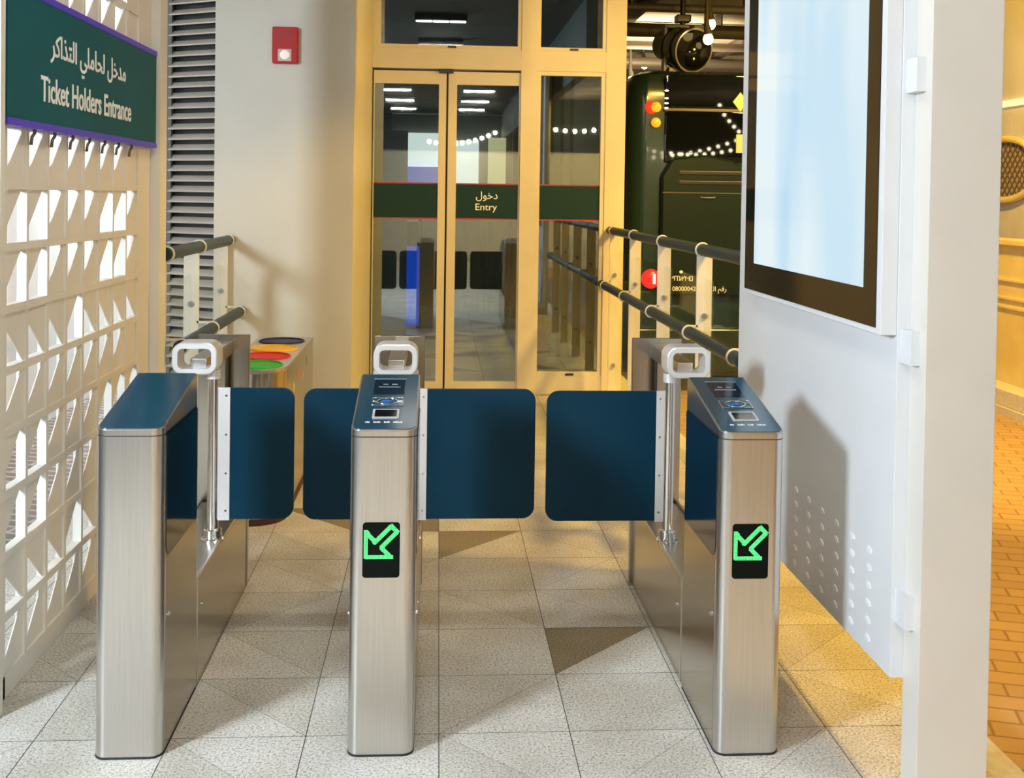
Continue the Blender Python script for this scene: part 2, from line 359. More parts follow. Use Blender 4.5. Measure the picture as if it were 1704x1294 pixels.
# ------------------------------------------------------------------ turnstiles
W = 0.194
def foot(cx, y0, y1, r=0.034, off=0.0):
    x0, x1 = cx - W / 2 - off, cx + W / 2 + off
    return rrect(x0, x1, y0 - off, y1, r + off, 6, (1, 1, 0, 0))
def make_turnstile(cx, yf, label, lanes, reader, leaves):
    t = thing('turnstile', label, 'turnstile', (cx, yf + 0.7, 0), 'swing barrier turnstiles in one row')
    yb, ye = yf + 0.45, yf + 1.42
    zs, zf, zb = 0.947, 0.966, 1.056
    # front pedestal
    mb = MB(); mb.prism(foot(cx, yf, yb), XY, 0.004, zs - 0.003); mb.build('pedestal', M['steel'], t)
    mb = MB(); mb.prism(foot(cx, yf, yb, off=0.0015), XY, 0.0, 0.006); mb.build('plinth', M['seam'], t)
    mb = MB(); mb.prism(foot(cx, yf + 0.003, yb - 0.002, 0.031), XY, zs - 0.006, zs + 0.003); mb.build('shadow_gap', M['seam'], t)
    # wedge lid
    def sl(y): return zf + (zb - zf) * (y - yf) / (yb - yf)
    bm2 = MB(); tb = bmesh.new(); pts = foot(cx, yf, yb)
    A = [tb.verts.new((x, y, zs)) for x, y in pts]; B = [tb.verts.new((x, y, sl(y))) for x, y in pts]
    tb.faces.new(A[::-1]); top = tb.faces.new(B)
    for i in range(len(pts)): tb.faces.new((A[i], A[(i + 1) % len(pts)], B[(i + 1) % len(pts)], B[i]))
    bmesh.ops.recalc_face_normals(tb, faces=tb.faces[:])
    bmesh.ops.bevel(tb, geom=list(top.edges), offset=0.003, segments=2, affect='EDGES')
    bm2._merge(tb); lid = bm2.build('lid', M['steel'], t)
    th = math.atan2(zb - zf, yb - yf); L = math.hypot(zb - zf, yb - yf)
    def on(u, v, w):  # u across from centre, v along slope from the front, w off the slope
        return Vector((cx + u, yf + v * math.cos(th) - w * math.sin(th), zf + v * math.sin(th) + w * math.cos(th)))
    e = 0.0055
    mb = MB(); mb.prism(rrect(-W / 2 + e, W / 2 - e, e, L - e, 0.028, 6, (1, 1, 0, 0)), on, 0.0, 0.0018); gt = mb.build('glass_top', M['teal_top'], lid)
    if reader:
        w0 = 0.0018
        mb = MB(); mb.prism(rrect(-0.048, 0.050, 0.275, 0.405, 0.002), on, w0, w0 + 0.0006); mb.build('ticket_screen', M['display'], lid)
        mb = MB(); mb.prism(rrect(-0.052, 0.054, 0.408, 0.412, 0.001), on, w0, w0 + 0.0008)
        for q, (a, b_, v) in enumerate(((-0.02, -0.004, 0.358), (0.008, 0.026, 0.358), (-0.034, 0.036, 0.335))):
            mb.prism(rrect(a, b_, v, v + 0.006, 0.001, 2), on, w0 + 0.0006, w0 + 0.0009)
        mb.build('screen_text', mat('dim_text', (0.25, 0.3, 0.33), 0.5), lid)
        mb = MB(); outer = rrect(-0.050, 0.052, 0.178, 0.246, 0.005)
        mb.prism(outer, on, w0, w0 + 0.0012); mb.build('card_reader', M['teal_top'], lid)
        mb = MB()
        mb.tube([on(0.032 * math.cos(a), 0.212 + 0.024 * math.sin(a), w0 + 0.003) for a in [k * PI / 12 for k in range(24)]], 0.0014, 6, True)
        mb.tube([on(u, v, w0 + 0.002) for u, v in rrect(-0.047, 0.049, 0.181, 0.243, 0.005)], 0.0010, 6, True)
        for sx in (-1, 1):
            mb.tube([on(sx * 0.033, 0.212, w0 + 0.0022), on(sx * 0.045, 0.212, w0 + 0.0022)], 0.0022, 6)
        mb.build('reader_ring', M['chrome'], lid)
        mb = MB(); mb.sphere(on(0, 0.212, w0 + 0.001), 0.016, (1.3, 0.9, 0.4)); mb.build('reader_button', mat('reader_blue', (0.02, 0.10, 0.32), 0.12), lid)
        mb = MB(); mb.prism(rrect(-0.040, 0.040, 0.082, 0.148, 0.004), on, w0, w0 + 0.0035); sc = mb.build('ticket_scanner', M['white_steel'], lid)
        mb = MB(); mb.prism(rrect(-0.033, 0.033, 0.089, 0.141, 0.003), on, w0 + 0.003, w0 + 0.0042); mb.build('scanner_window', M['gloss_black'], lid)
        mb = MB(); x = -0.058
        for wd in (0.017, 0.024, 0.021, 0.028):
            n = int(wd / 0.0045)
            for k in range(n): mb.prism(rrect(x + k * 0.0045, x + k * 0.0045 + 0.0032, 0.050, 0.0585 if (k * 7 + int(wd * 1000)) % 3 else 0.061, 0.0008, 1), on, w0, w0 + 0.0004)
            x += wd + 0.007
        mb.build('instruction_text', M['letter'], lid)
        # LED display with arrow
        ux, z0, z1 = cx - 0.004, 0.531, 0.695
        mb = MB(); mb.prism(rrect(ux - 0.0545, ux + 0.0545, z0, z1, 0.010), XZ, yf - 0.0012, yf + 0.01); dsp = mb.build('arrow_display', M['led_black'], t)
        k = 0.109 / 660
        poly = [(205, 372), (205, 828), (655, 828), (478, 655), (756, 372), (662, 272), (365, 560)]
        P = [(ux - 0.0545 + (px - 145) * k, z1 - (py - 205) * k) for px, py in poly]
        def dist(x, z):
            best = 9
            for i in range(len(P)):
                a, b = Vector(P[i]), Vector(P[(i + 1) % len(P)]); d = b - a
                s_ = max(0, min(1, (Vector((x, z)) - a).dot(d) / d.length_squared)); best = min(best, (a + d * s_ - Vector((x, z))).length)
            return best
        mb = MB(); st = 0.0031
        for a in range(-18, 19):
            for b in range(0, 54):
                x, z = ux + a * st, z0 + 0.004 + b * st
                if abs(x - ux) < 0.053 and z < z1 - 0.003 and dist(x, z) < 0.0066:
                    h = st * 0.42; vs = [mb.bm.verts.new((x + h * math.cos(q), yf - 0.0018, z + h * math.sin(q))) for q in [PI / 4 * i for i in range(8)]]
                    mb.bm.faces.new(vs)
        bmesh.ops.recalc_face_normals(mb.bm, faces=mb.bm.faces[:])
        mb.build('arrow', M['led_green'], dsp)
    # inner sides: dark glass insets, steel skins, locks
    for s in lanes:
        xs = cx + s * W / 2
        mb = MB(); pts = rrect(yf + 0.042, yb - 0.001, 0.577, 0.942, 0.04, 6, (1, 0, 0, 0))
        mb.prism(pts, YZ, xs - s * 0.004, xs + s * 0.0022); mb.build('side_glass', M['navy_side'], t)
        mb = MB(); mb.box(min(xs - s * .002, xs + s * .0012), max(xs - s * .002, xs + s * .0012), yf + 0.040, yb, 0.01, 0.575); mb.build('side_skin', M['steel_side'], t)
        mb = MB(); mb.cyl((xs, yf + 0.075, 0.40), (xs + s * 0.006, yf + 0.075, 0.40), 0.007, 12); mb.cyl((xs + s * 0.005, yf + 0.075, 0.40), (xs + s * 0.008, yf + 0.075, 0.40), 0.004, 10); mb.build('lock', M['chrome'], t)
    # low body
    x0, x1 = cx - W / 2, cx + W / 2
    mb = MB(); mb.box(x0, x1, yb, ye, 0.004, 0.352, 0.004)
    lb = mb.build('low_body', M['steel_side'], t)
    mb = MB(); mb.box(x0 + 0.012, x1 - 0.012, yb, ye - 0.02, 0.352, 0.358)
    for s in (-1, 1): mb.box(cx + s * (W / 2 - 0.006) - 0.006, cx + s * (W / 2 - 0.006) + 0.006, yb, ye, 0.352, 0.366, 0.002)
    mb.build('deck', M['steel'], t)
    for s in (-1, 1):
        mb = MB(); mb.box(cx + s * W / 2 - 0.002, cx + s * W / 2 + 0.002, yb + 0.026, yb + 0.033, 0.01, 0.36); mb.build('edge_strip', M['steel'], t)
    for s in lanes:
        for yy, zz in ((ye - 0.05, 0.32), (yb + 0.1, 0.25)):
            mb = MB(); mb.cyl((cx + s * W / 2, yy, zz), (cx + s * (W / 2 + 0.005), yy, zz), 0.006, 12); mb.build('rivet', M['chrome'], lb)
    # rear panel
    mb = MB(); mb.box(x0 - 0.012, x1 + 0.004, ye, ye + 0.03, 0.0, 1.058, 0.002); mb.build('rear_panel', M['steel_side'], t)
    # pole(s), bracket loop, beam
    yp = yf + 0.90
    lx = [cx + s * 0.061 for s in lanes]
    for x in lx:
        mb = MB(); mb.cyl((x, yp, 0.37), (x, yp, 1.0), 0.021, 28); p = mb.build('pole', M['chrome'], t)
        mb = MB(); mb.tube([(x, yp, 0.358), (x, yp, 0.366), (x, yp, 0.368), (x, yp, 0.398), (x, yp, 0.402)], [0.042, 0.042, 0.033, 0.033, 0.027], 28)
        for q in range(6):
            a = q * PI / 3; mb.cyl((x + 0.036 * math.cos(a), yp + 0.036 * math.sin(a), 0.366), (x + 0.036 * math.cos(a), yp + 0.036 * math.sin(a), 0.374), 0.005, 8)
        mb.build('pole_flange', M['chrome'], p)
    mb = MB(); strap(mb, cx - 0.082, cx + 0.082, 0.984, 1.101, yp - 0.055, yp + 0.055, 0.040, 0.021)
    for x in lx: mb.cyl((x, yp, 0.962), (x, yp, 0.995), 0.0235, 24)
    mb.build('head_bracket', M['white_steel'], t)
    mb = MB(); mb.box(cx - 0.030, cx + 0.030, yp + 0.012, ye + 0.002, 0.975, 1.034, 0.004); bmn = mb.build('top_beam', M['steel'], t)
    mb = MB(); mb.box(cx - 0.022, cx + 0.022, ye - 0.085, ye - 0.03, 0.358, 0.976, 0.004); mb.build('beam_support', M['steel_side'], t)
    # leaves
    for s, xa, xb in leaves:      # xa = strip side, xb = free edge
        gy = yp
        lo, hi = min(xa, xb), max(xa, xb)
        sgn = 1 if xb > xa else -1
        cor = (0, 1, 1, 0) if sgn > 0 else (1, 0, 0, 1)
        mb = MB(); mb.prism(rrect(lo, hi, 0.437, 0.928, 0.045, 8, cor), XZ, gy - 0.006, gy + 0.006, bev=0.0015); lf = mb.build('gate_leaf', M['navy'], t)
        st0, st1 = xa + sgn * 0.002, xa - sgn * 0.044
        mb = MB(); mb.box(min(st0, st1), max(st0, st1), gy - 0.0095, gy + 0.0095, 0.433, 0.928, 0.002); sp = mb.build('clamp_strip', M['white_steel'], lf)
        for zz in (0.47, 0.61, 0.755, 0.90):
            mb = MB(); mb.cyl((xa - sgn * 0.012, gy - 0.0095, zz), (xa - sgn * 0.012, gy - 0.0115, zz), 0.0042, 12); mb.build('screw', M['chrome'], lf)
    return t
def strap(mb, x0, x1, z0, z1, y0, y1, r, th):
    """flat bar bent into a closed rounded loop"""
    O = rrect(x0, x1, z0, z1, r, 7); I = rrect(x0 + th, x1 - th, z0 + th, z1 - th, max(0.004, r - th), 7); n = len(O)
    t = bmesh.new()
    g = [[t.verts.new((x, y, z)) for x, z in P] for y, P in ((y0 + 0.004, O), (y0, [((o[0] * .8 + i[0] * .2), (o[1] * .8 + i[1] * .2)) for o, i in zip(O, I)]), (y0, I), (y1, I), (y1, O))]
    g.append(g[0])
    for A, B in zip(g, g[1:]):
        for k in range(n): t.faces.new((A[k], A[(k + 1) % n], B[(k + 1) % n], B[k]))
    bmesh.ops.recalc_face_normals(t, faces=t.faces[:]); mb._merge(t)
cL, cM, cR = -0.886, -0.151, 0.941
make_turnstile(cL, 3.220, 'steel turnstile with plain dark top and no arrow display, beside the white lattice screen', (1,), False, [(1, -0.765, -0.527)])
make_turnstile(cM, 3.208, 'middle steel turnstile with card reader and green arrow, carrying a gate leaf on each side', (-1, 1), True, [(1, -0.034, 0.376), (-1, -0.262, -0.491)])
make_turnstile(cR, 3.172, 'steel turnstile with green arrow standing beside the tall screen totem', (-1,), True, [(-1, 0.832, 0.415)])

# ------------------------------------------------------------------ lattice screen
LX = -1.385
ls = thing('lattice_screen', 'cream lattice wall screen with triangular openings left of the turnstiles', 'screen', (LX, 4.4, 0))
ys = [3.605 + 0.195 * k for k in range(9)]
zs = [0.062 + 0.2006 * k for k in range(17)]
D = 0.032
mb = MB()
for y in ys[1:-1]: mb.box(LX - D, LX, y - 0.010, y + 0.010, 0.03, zs[-1])
for z in zs[1:-1]: mb.box(LX - D, LX - 0.0003, ys[0], ys[-1], z - 0.0135, z + 0.0135)
mb.build('grid_bars', M['cream'], ls)
mb = MB()
mb.box(LX - D, LX + 0.001, 3.520, 3.62, 0, 3.3, 0.002); mb.box(LX - D, LX + 0.001, ys[-1] - 0.012, 5.358, 0, 3.3, 0.002)
mb.box(LX - D, LX + 0.001, 3.6, ys[-1], 0.0, 0.078, 0.003); mb.box(LX - D, LX + 0.001, 3.6, ys[-1], 3.24, 3.3, 0.002)
mb.build('frame', M['cream'], ls)
rows = {0: 'AAAAAAAA', 1: 'CCCBCAAA', 2: 'BBAAABBA', 3: 'BBAAABBB', 4: 'AAAAAAAS', 5: 'CCCBCCCC', 6: 'BBAAABBA', 7: 'BBAAABBA', 8: 'AAAAAAAS', 9: 'ABABAABB', 10: 'CCCBCCCC', 11: 'AAAAAAAS', 12: 'BBAAABBA', 13: 'AAAAAAAS', 14: 'CCCBCCCC', 15: 'AAAAAAAA'}
SH = {'A': [(0, 0), (1, 0), (1, 1), (0.92, 1), (0, 0.12)], 'B': [(0, 1), (0, 0.18), (0.86, 1)], 'C': [(0, 1), (0, 0.82), (0.96, 0), (1, 0), (1, 1)], 'S': [(0, 0), (1, 0), (1, 1), (0, 1)]}
mb = MB()
for r, pat in rows.items():
    z0, z1 = zs[r] + 0.01, zs[r + 1] - 0.01
    for c, ch in enumerate(pat):
        y0, y1 = ys[c] + 0.008, ys[c + 1] - 0.008
        mb.prism([(y0 + u * (y1 - y0), z0 + v * (z1 - z0)) for u, v in SH[ch]], YZ, LX - 0.0125, LX - 0.0085)
mb.build('triangle_infill', M['cream'], ls)
mb = MB(); mb.box(-1.440, -1.338, 5.36, 5.49, 0, 3.5, 0.003); tag(mb.build('square_post', M['cream']), 'tall cream square post at the far end of the lattice screen, behind the sign edge', 'post')
mb = MB(); mb.box(-1.430, -1.352, 3.480, 3.518, 0, 3.3, 0.002); tag(mb.build('lattice_end_post', M['cream']), 'slim cream post at the near end of the lattice screen, at the left photo edge', 'post')

# sign on the lattice
sg = thing('entrance_sign', 'dark green ticket holders sign with violet edges mounted on the lattice screen', 'sign', (-1.35, 4.43, 1.86))
SX = -1.350
mb = MB(); mb.box(SX - 0.026, SX, 3.527, 5.33, 1.880, 2.296, 0.002); mb.build('sign_panel', M['sign'], sg)
for nm, a, b in (('edge_strip', 1.858, 1.882), ('edge_strip', 2.294, 2.318)):
    mb = MB(); mb.box(SX - 0.028, SX + 0.003, 3.527, 5.334, a, b, 0.002); mb.build(nm, M['violet'], sg)
mb = MB(); put_text(mb, 'Ticket Holders Entrance', (SX, 3.815, 1.955), (0, 1, 0), (0, 0, 1), 1.085, 0.088, 0.012); mb.build('english_lettering', M['letter'], sg)
mb = MB(); put_text(mb, AR_SIGN, (SX, 3.905, 2.075), (0, 1, 0), (0, 0, 1), 0.91, 0.125, 0.010); mb.build('arabic_lettering', M['letter'], sg)
for y in (3.8, 3.995, 4.19, 4.385, 4.58, 4.775, 4.97):
    mb = MB(); mb.tube([(SX - 0.014, y, 1.862), (SX - 0.014, y, 1.845), (LX + 0.012, y, 1.832), (LX + 0.009, y, 1.805)], 0.006, 8); mb.build('hook', M['pipe'], sg)

# outside the lattice
mb = MB(); mb.box(-2.92, -2.80, 4.2, 13.0, -0.1, 4.0); mb.box(-2.9, -1.9, 12.9, 13.0, -0.1, 4.0); struct('wall_left', mb, M['out_white'])

# ------------------------------------------------------------------ back wall, louvre, doors
mb = MB(); mb.box(-1.452, -0.560, 7.20, 7.40, -0.02, 4.6); mb.box(-0.70, -0.557, 7.2005, 9.20, -0.02, 4.6); struct('wall_back', mb, M['wall'])
lv = thing('louvre_panel', 'grey horizontal louvre wall panel behind the end of the lattice screen', 'louvre', (-1.47, 7.32, 0))
def lvpt(u, z, d): return Vector((-1.445 - u * 0.866 - d * 0.5, 7.262 + u * 0.5 - d * 0.866, z))
mb = MB()
for k in range(62):
    z = 0.05 + k * 0.0695
    prof = [(0.0, z), (0.004, z + 0.006), (0.0, z + 0.012), (-0.05, z + 0.042), (-0.056, z + 0.036), (-0.008, z + 0.0)]
    mb.prism(prof, lambda d, zz, u: lvpt(u, zz, d - 0.02), 0.0, 0.60)
mb.build('slats', M['louvre'], lv)
mb = MB(); mb.prism([(0, 0), (0.03, 0), (0.03, -0.02), (0, -0.02)], lambda u, d, z: lvpt(u - 0.015, z, d + 0.0), 0, 4.55); mb.build('edge_frame', M['louvre'], lv)
mb = MB(); mb.prism([(0, 0), (0.60, 0), (0.60, -0.02), (0, -0.02)], lambda u, d, z: lvpt(u, z, d - 0.085), 0, 4.5); mb.build('backing', M['hall_dark'], lv)

fa = thing('fire_alarm', 'red fire alarm sounder with round strobe on the beige wall', 'alarm', (-1.0, 7.2, 2.487))
mb = MB(); mb.box(-1.082, -0.918, 7.145, 7.203, 2.487, 2.721, 0.008); mb.build('housing', M['red'], fa)
mb = MB()
for k in range(5): mb.box(-1.045, -0.955, 7.1435, 7.147, 2.62 + k * 0.016, 2.626 + k * 0.016)
mb.build('sounder_grille', mat('dark_red', (0.25, 0.015, 0.01), 0.5), fa)
mb = MB(); mb.box(-1.045, -0.957, 7.139, 7.15, 2.499, 2.578, 0.004); mb.build('strobe_base', mat('strobe_grey', (0.55, 0.4, 0.36), 0.4), fa)
mb = MB(); mb.sphere((-1.0, 7.139, 2.54), 0.032, (1, 0.6, 1)); mb.build('strobe', M['lens'], fa)

YD = 9.07
# fixed frames
mb = MB()
mb.box(-0.557, 1.540, YD - 0.02, YD + 0.10, 2.690, 2.858, 0.003)                # header
mb.box(0.668, 0.800, YD - 0.021, YD + 0.10, 0.0, 4.2, 0.003)                     # middle post
mb.box(1.375, 1.545, YD - 0.0215, YD + 0.12, 0.0, 4.2, 0.003)                    # right post
mb.box(0.790, 1.385, YD - 0.018, YD + 0.09, 0.0, 0.155, 0.003)
mb.box(-0.557, -0.520, YD - 0.015, YD + 0.10, 2.85, 4.2, 0.003)
struct('trim_2', mb, M['frame'])
def window(n, x0, x1, z0, z1, fw, band=False):
    mb = MB()
    for a in ((x0, x0 + fw, z0, z1), (x1 - fw, x1, z0, z1), (x0 + fw - .001, x1 - fw + .001, z0, z0 + fw), (x0 + fw - .001, x1 - fw + .001, z1 - fw, z1)): mb.box(a[0], a[1], YD - 0.012, YD + 0.05, a[2], a[3], 0.002)
    w = struct('window_%d' % n, mb, M['frame'])
    mb = MB(); mb.box(x0 + fw - 0.005, x1 - fw + 0.005, YD + 0.012, YD + 0.022, z0 + fw - 0.005, z1 - fw + 0.005); mb.build('pane', M['door_glass'], w)
    cxx = (x0 + x1) / 2 + 0.02
    mb = MB(); mb.box(cxx - 0.035, cxx + 0.035, YD - 0.022, YD - 0.010, z0 + 0.006, z0 + 0.022, 0.003); mb.build('latch', M['black'], w)
    if band: add_band(w, x0 + fw, x1 - fw)
    return w
def add_band(par, x0, x1):
    mb = MB(); mb.box(x0, x1, YD + 0.008, YD + 0.0125, 1.458, 1.748); b = mb.build('band', M['band'], par)
    mb = MB(); mb.box(x0, x1, YD + 0.0075, YD + 0.0127, 1.742, 1.752); mb.box(x0, x1, YD + 0.0075, YD + 0.0127, 1.452, 1.462); mb.build('band_edge', M['red_line'], par)
window(1, -0.520, 0.668, 2.858, 4.15, 0.03)
window(2, 0.800, 1.375, 2.858, 4.15, 0.03)
window(3, 0.800, 1.375, 0.155, 2.690, 0.035, True)
d1 = None
def leaf(n, x0, x1, lw, rw):
    mb = MB()
    if lw: mb.box(x0, x0 + lw, YD + 0.0, YD + 0.055, 0.02, 2.672, 0.002)
    if rw: mb.box(x1 - rw, x1, YD + 0.0, YD + 0.055, 0.02, 2.672, 0.002)
    mb.box(x0 + lw - .001, x1 - rw + .001, YD + 0.001, YD + 0.054, 0.02, 0.105, 0.002); mb.box(x0 + lw - .001, x1 - rw + .001, YD + 0.001, YD + 0.054, 2.565, 2.672, 0.002)
    d = struct('door_%d' % n, mb, M['frame'])
    mb = MB(); mb.box(x0 + lw - 0.004, x1 - rw + 0.004, YD + 0.013, YD + 0.023, 0.10, 2.57); mb.build('pane', M['door_glass'], d)
    add_band(d, x0 + lw, x1 - rw); return d
dl = leaf(1, -0.545, 0.053, 0.008, 0.062)
dr = leaf(2, 0.069, 0.668, 0.072, 0.012)
mb = MB(); put_text(mb, 'Entry', (0.305, YD + 0.008, 1.512), (1, 0, 0), (0, 0, 1), 0.180, 0.073, 0.006); put_text(mb, AR_DOOR, (0.308, YD + 0.008, 1.604), (1, 0, 0), (0, 0, 1), 0.180, 0.082, 0.006)
mb.build('lettering', M['letter'], dr)
mb = MB(); mb.box(0.053, 0.069, YD + 0.02, YD + 0.05, 0.02, 2.672); mb.build('brush_seal', M['seam'], dl)
mb = MB(); mb.box(-0.010, 0.110, YD - 0.030, YD + 0.0, 2.655, 2.690, 0.004); mb.box(0.03, 0.07, YD - 0.032, YD - 0.028, 2.662, 2.683); tag(mb.build('door_sensor', M['black']), 'black motion sensor above the meeting edge of the glass doors', 'sensor')

# ------------------------------------------------------------------ handrails
def railing(label, xr, xl, zu, zl, posts, y0, y1, pw0, pw1, side, glass, upper_end, lower_end):
    t = thing('handrail', label, 'handrail', (xr, (y0 + y1) / 2, 0))
    mb = MB(); mb.cyl((xr, y0, zu), (xr, upper_end, zu), 0.033, 24); mb.build('upper_rail', M['rail'], t)
    mb = MB(); mb.cyl((xl, y0, zl), (xl, lower_end, zl), 0.033, 24); mb.build('lower_rail', M['rail'], t)
    for y in posts:
        mb = MB(); mb.box(pw0, pw1, y - 0.006, y + 0.006, 0, zu - 0.03, 0.001); mb.box(pw0 - 0.004, pw1 + 0.004, y - 0.025, y + 0.025, 0.0, 0.012, 0.002); p = mb.build('post', M['frame'], t)
        for x, z in ((xr, zu), (xl, zl)):
            mb = MB(); mb.tube([(x + 0.036 * math.cos(a), y, z + 0.036 * math.sin(a)) for a in [2 * PI * k / 24 for k in range(24)]], 0.006, 8, True); mb.build('rail_ring', M['frame'], p)
        mb = MB(); mb.box(min(xl, pw0) if side > 0 else pw1 - 0.01, pw0 + 0.01 if side > 0 else max(xl, pw1), y - 0.006, y + 0.006, zl + 0.028, zl + 0.040)
        mb.build('rail_arm', M['frame'], p)
        for z in (0.28, 1.02):
            mb = MB(); mb.cyl(((pw0 + pw1) / 2, y - 0.022, z), ((pw0 + pw1) / 2, y + 0.022, z), 0.016, 12); mb.build('glass_clamp', M['silver'], p)
    for ya, yb in glass:
        mb = MB(); mb.box((pw0 + pw1) / 2 - 0.005, (pw0 + pw1) / 2 + 0.005, ya, yb, 0.12, zu - 0.155); mb.build('glass_panel', M['clear_glass'], t)
    return t
rp = [4.93, 5.84, 6.90, 7.93, 8.86]
railing('dark tubular handrail with flat cream posts beside the parked bus, right of the doors', 1.43, 1.365, 1.378, 0.930, rp, 4.80, 9.04, 1.40, 1.485, 1, [(rp[i] + 0.03, rp[i + 1] - 0.03) for i in range(4)], 9.04, 9.04)
lp = [5.53, 6.28, 7.12]
railing('dark tubular handrail running from the lattice to the beige wall, left of the bins', -1.345, -1.270, 1.342, 0.882, lp, 5.50, 7.2, -1.43, -1.345, -1, [(lp[i] + 0.03, lp[i + 1] - 0.03) for i in range(2)], 7.2, 7.2)

# ------------------------------------------------------------------ recycling bins
bn = thing('recycling_station', 'stainless recycling station with four coloured round openings against the beige wall', 'bin', (-0.915, 6.1, 0))
def stad(hw, y0, y1, seg=12):
    c0, c1 = y0 + hw, y1; out = [(-0.915 + hw, c1), (-0.915 - hw, c1)]
    for k in range(seg + 1):
        a = PI + k * PI / seg; out.append((-0.915 + hw * math.cos(a), c0 + hw * math.sin(a)))
    return out
mb = MB(); mb.prism(stad(0.160, 5.46, 6.73), XY, 0.03, 0.755); mb.build('body', M['steel_side'], bn)
mb = MB(); mb.prism(stad(0.163, 5.457, 6.733), XY, 0.755, 0.775, bev=0.003); mb.build('top', M['steel'], bn)
mb = MB(); mb.prism(stad(0.165, 5.455, 6.73), XY, 0.0, 0.032); mb.build('base', mat('base_maroon', (0.05, 0.012, 0.015), 0.5), bn)
for yc, mm, nm in ((5.63, 'c_grn', 'green'), (5.925, 'c_red', 'red'), (6.225, 'c_yel', 'yellow'), (6.53, 'c_blue', 'blue')):
    mb = MB(); rr = 0.128
    mb.tube([(-0.915 + rr * math.cos(a), yc + rr * math.sin(a), 0.777) for a in [2 * PI * k / 32 for k in range(32)]], 0.006, 8, True)
    mb.prism([(-0.915 + 0.126 * math.cos(2 * PI * k / 32), yc + 0.126 * math.sin(2 * PI * k / 32)) for k in range(32)], XY, 0.7735, 0.7765)
    o = mb.build('opening', M[mm], bn); o['label'] = nm + ' round opening'
for y, z, c in ((5.86, 0.62, (0.65, 0.45, 0.05)), (6.05, 0.66, (0.55, 0.2, 0.08)), (6.25, 0.62, (0.45, 0.35, 0.2)), (6.42, 0.68, (0.2, 0.2, 0.22))):
    mb = MB(); mb.prism([(y + 0.03 * math.cos(2 * PI * k / 16), z + 0.03 * math.sin(2 * PI * k / 16)) for k in range(16)], YZ, -0.7552, -0.7540); mb.build('sticker', mat('sticker', c, 0.5), bn)

# ------------------------------------------------------------------ screen totem on the right
it = thing('information_totem', 'tall white information totem with lit pale blue screen and cream post at the right', 'totem', (1.34, 3.6, 0))
mb = MB(); mb.box(1.300, 1.353, 3.008, 4.636, 0.300, 3.3, 0.003); mb.build('back_panel', M['white_paint'], it)
mb = MB(); mb.box(1.252, 1.300, 3.012, 4.405, 1.278, 3.25, 0.003); dh = mb.build('display_housing', M['white_paint'], it)
mb = MB(); mb.box(1.2495, 1.2535, 3.044, 4.384, 1.296, 3.23); mb.build('bezel', M['gloss_black'], dh)
mb = MB(); mb.box(1.2485, 1.2505, 3.136, 4.255, 1.404, 3.12); sc = mb.build('screen', M['screen'], dh)
for k in range(6):
    y = 3.17 + k * 0.134
    for j in range(6):
        z = 0.350 + j * 0.053
        mb = MB(); mb.prism([(y + 0.016 * math.cos(a) + 0.006 * math.sin(a), z + 0.010 * math.sin(a)) for a in [2 * PI * q / 12 for q in range(12)]], YZ, 1.2970, 1.3005); mb.build('vent_slot', M['vent'], it)
mb = MB(); mb.box(1.337, 1.538, 2.905, 3.008, 0.0, 3.5, 0.003); mb.build('post', M['post'], it)
for z in (2.01, 1.25, 0.51):
    mb = MB(); mb.box(1.310, 1.340, 2.940, 3.010, z - 0.048, z + 0.048, 0.002); mb.build('bracket', M['white_paint'], it)

# ------------------------------------------------------------------ bus
bs = thing('bus', 'dark green bus seen from behind, parked beyond the right handrail', 'bus', (3.0, 12, -0.15))
BX0, BX1, BY = 1.74, 4.25, 10.0
def bus_pts(ins=0.0, r=0.17):
    return rrect(BX0 + ins, BX1 - ins, BY + ins, 19.0, r, 8, (1, 1, 0, 0))
tb = bmesh.new(); lev = [(-0.0, 0.02), (0.15, 0.0), (2.55, 0.0), (2.70, 0.02), (2.80, 0.07), (2.84, 0.16)]
rg = []
for z, ins in lev: rg.append([tb.verts.new((x, y, z)) for x, y in bus_pts(ins)])
for a, b in zip(rg, rg[1:]):
    for k in range(len(a)): tb.faces.new((a[k], a[(k + 1) % len(a)], b[(k + 1) % len(b)], b[k]))
tb.faces.new(rg[0][::-1]); tb.faces.new(rg[-1]); bmesh.ops.recalc_face_normals(tb, faces=tb.faces[:])
mb = MB(); mb._merge(tb); mb.build('body', M['bus'], bs)
mb = MB(); mb.box(2.07, 3.95, BY - 0.02, BY + 0.03, 1.98, 2.46, 0.015); rw = mb.build('rear_window', M['bus_glass'], bs)
mb = MB(); mb.box(2.07, 3.95, BY - 0.025, BY + 0.03, 2.478, 2.80, 0.02); mb.build('destination_panel', M['bus_glass'], bs)
mb = MB(); mb.box(2.06, 3.96, BY - 0.03, BY + 0.02, 2.455, 2.482, 0.004); mb.build('panel_trim', M['pipe'], bs)
pts = [(2.04, 0.75), (3.98, 0.75), (3.98, 1.90), (3.85, 1.97), (2.75, 1.97), (2.70, 2.0), (2.46, 2.055), (2.14, 2.02), (2.04, 1.86)]
mb = MB(); mb.prism([p for p in pts], XZ, BY - 0.07, BY + 0.02, bev=0.02); ec = mb.build('engine_cover', M['bus_rear'], bs)
for z in (1.87, 1.78):
    mb = MB(); mb.box(2.20, 3.80, BY - 0.078, BY - 0.06, z, z + 0.035, 0.006); mb.build('vent', M['black'], ec)
mb = MB(); mb.box(2.05, 3.97, BY - 0.073, BY - 0.06, 1.70, 1.708); mb.tube([(2.40, BY - 0.075, 1.665), (2.44, BY - 0.085, 1.66), (2.50, BY - 0.085, 1.66), (2.54, BY - 0.075, 1.665)], 0.008, 8); mb.build('cover_seam', M['pipe'], ec)
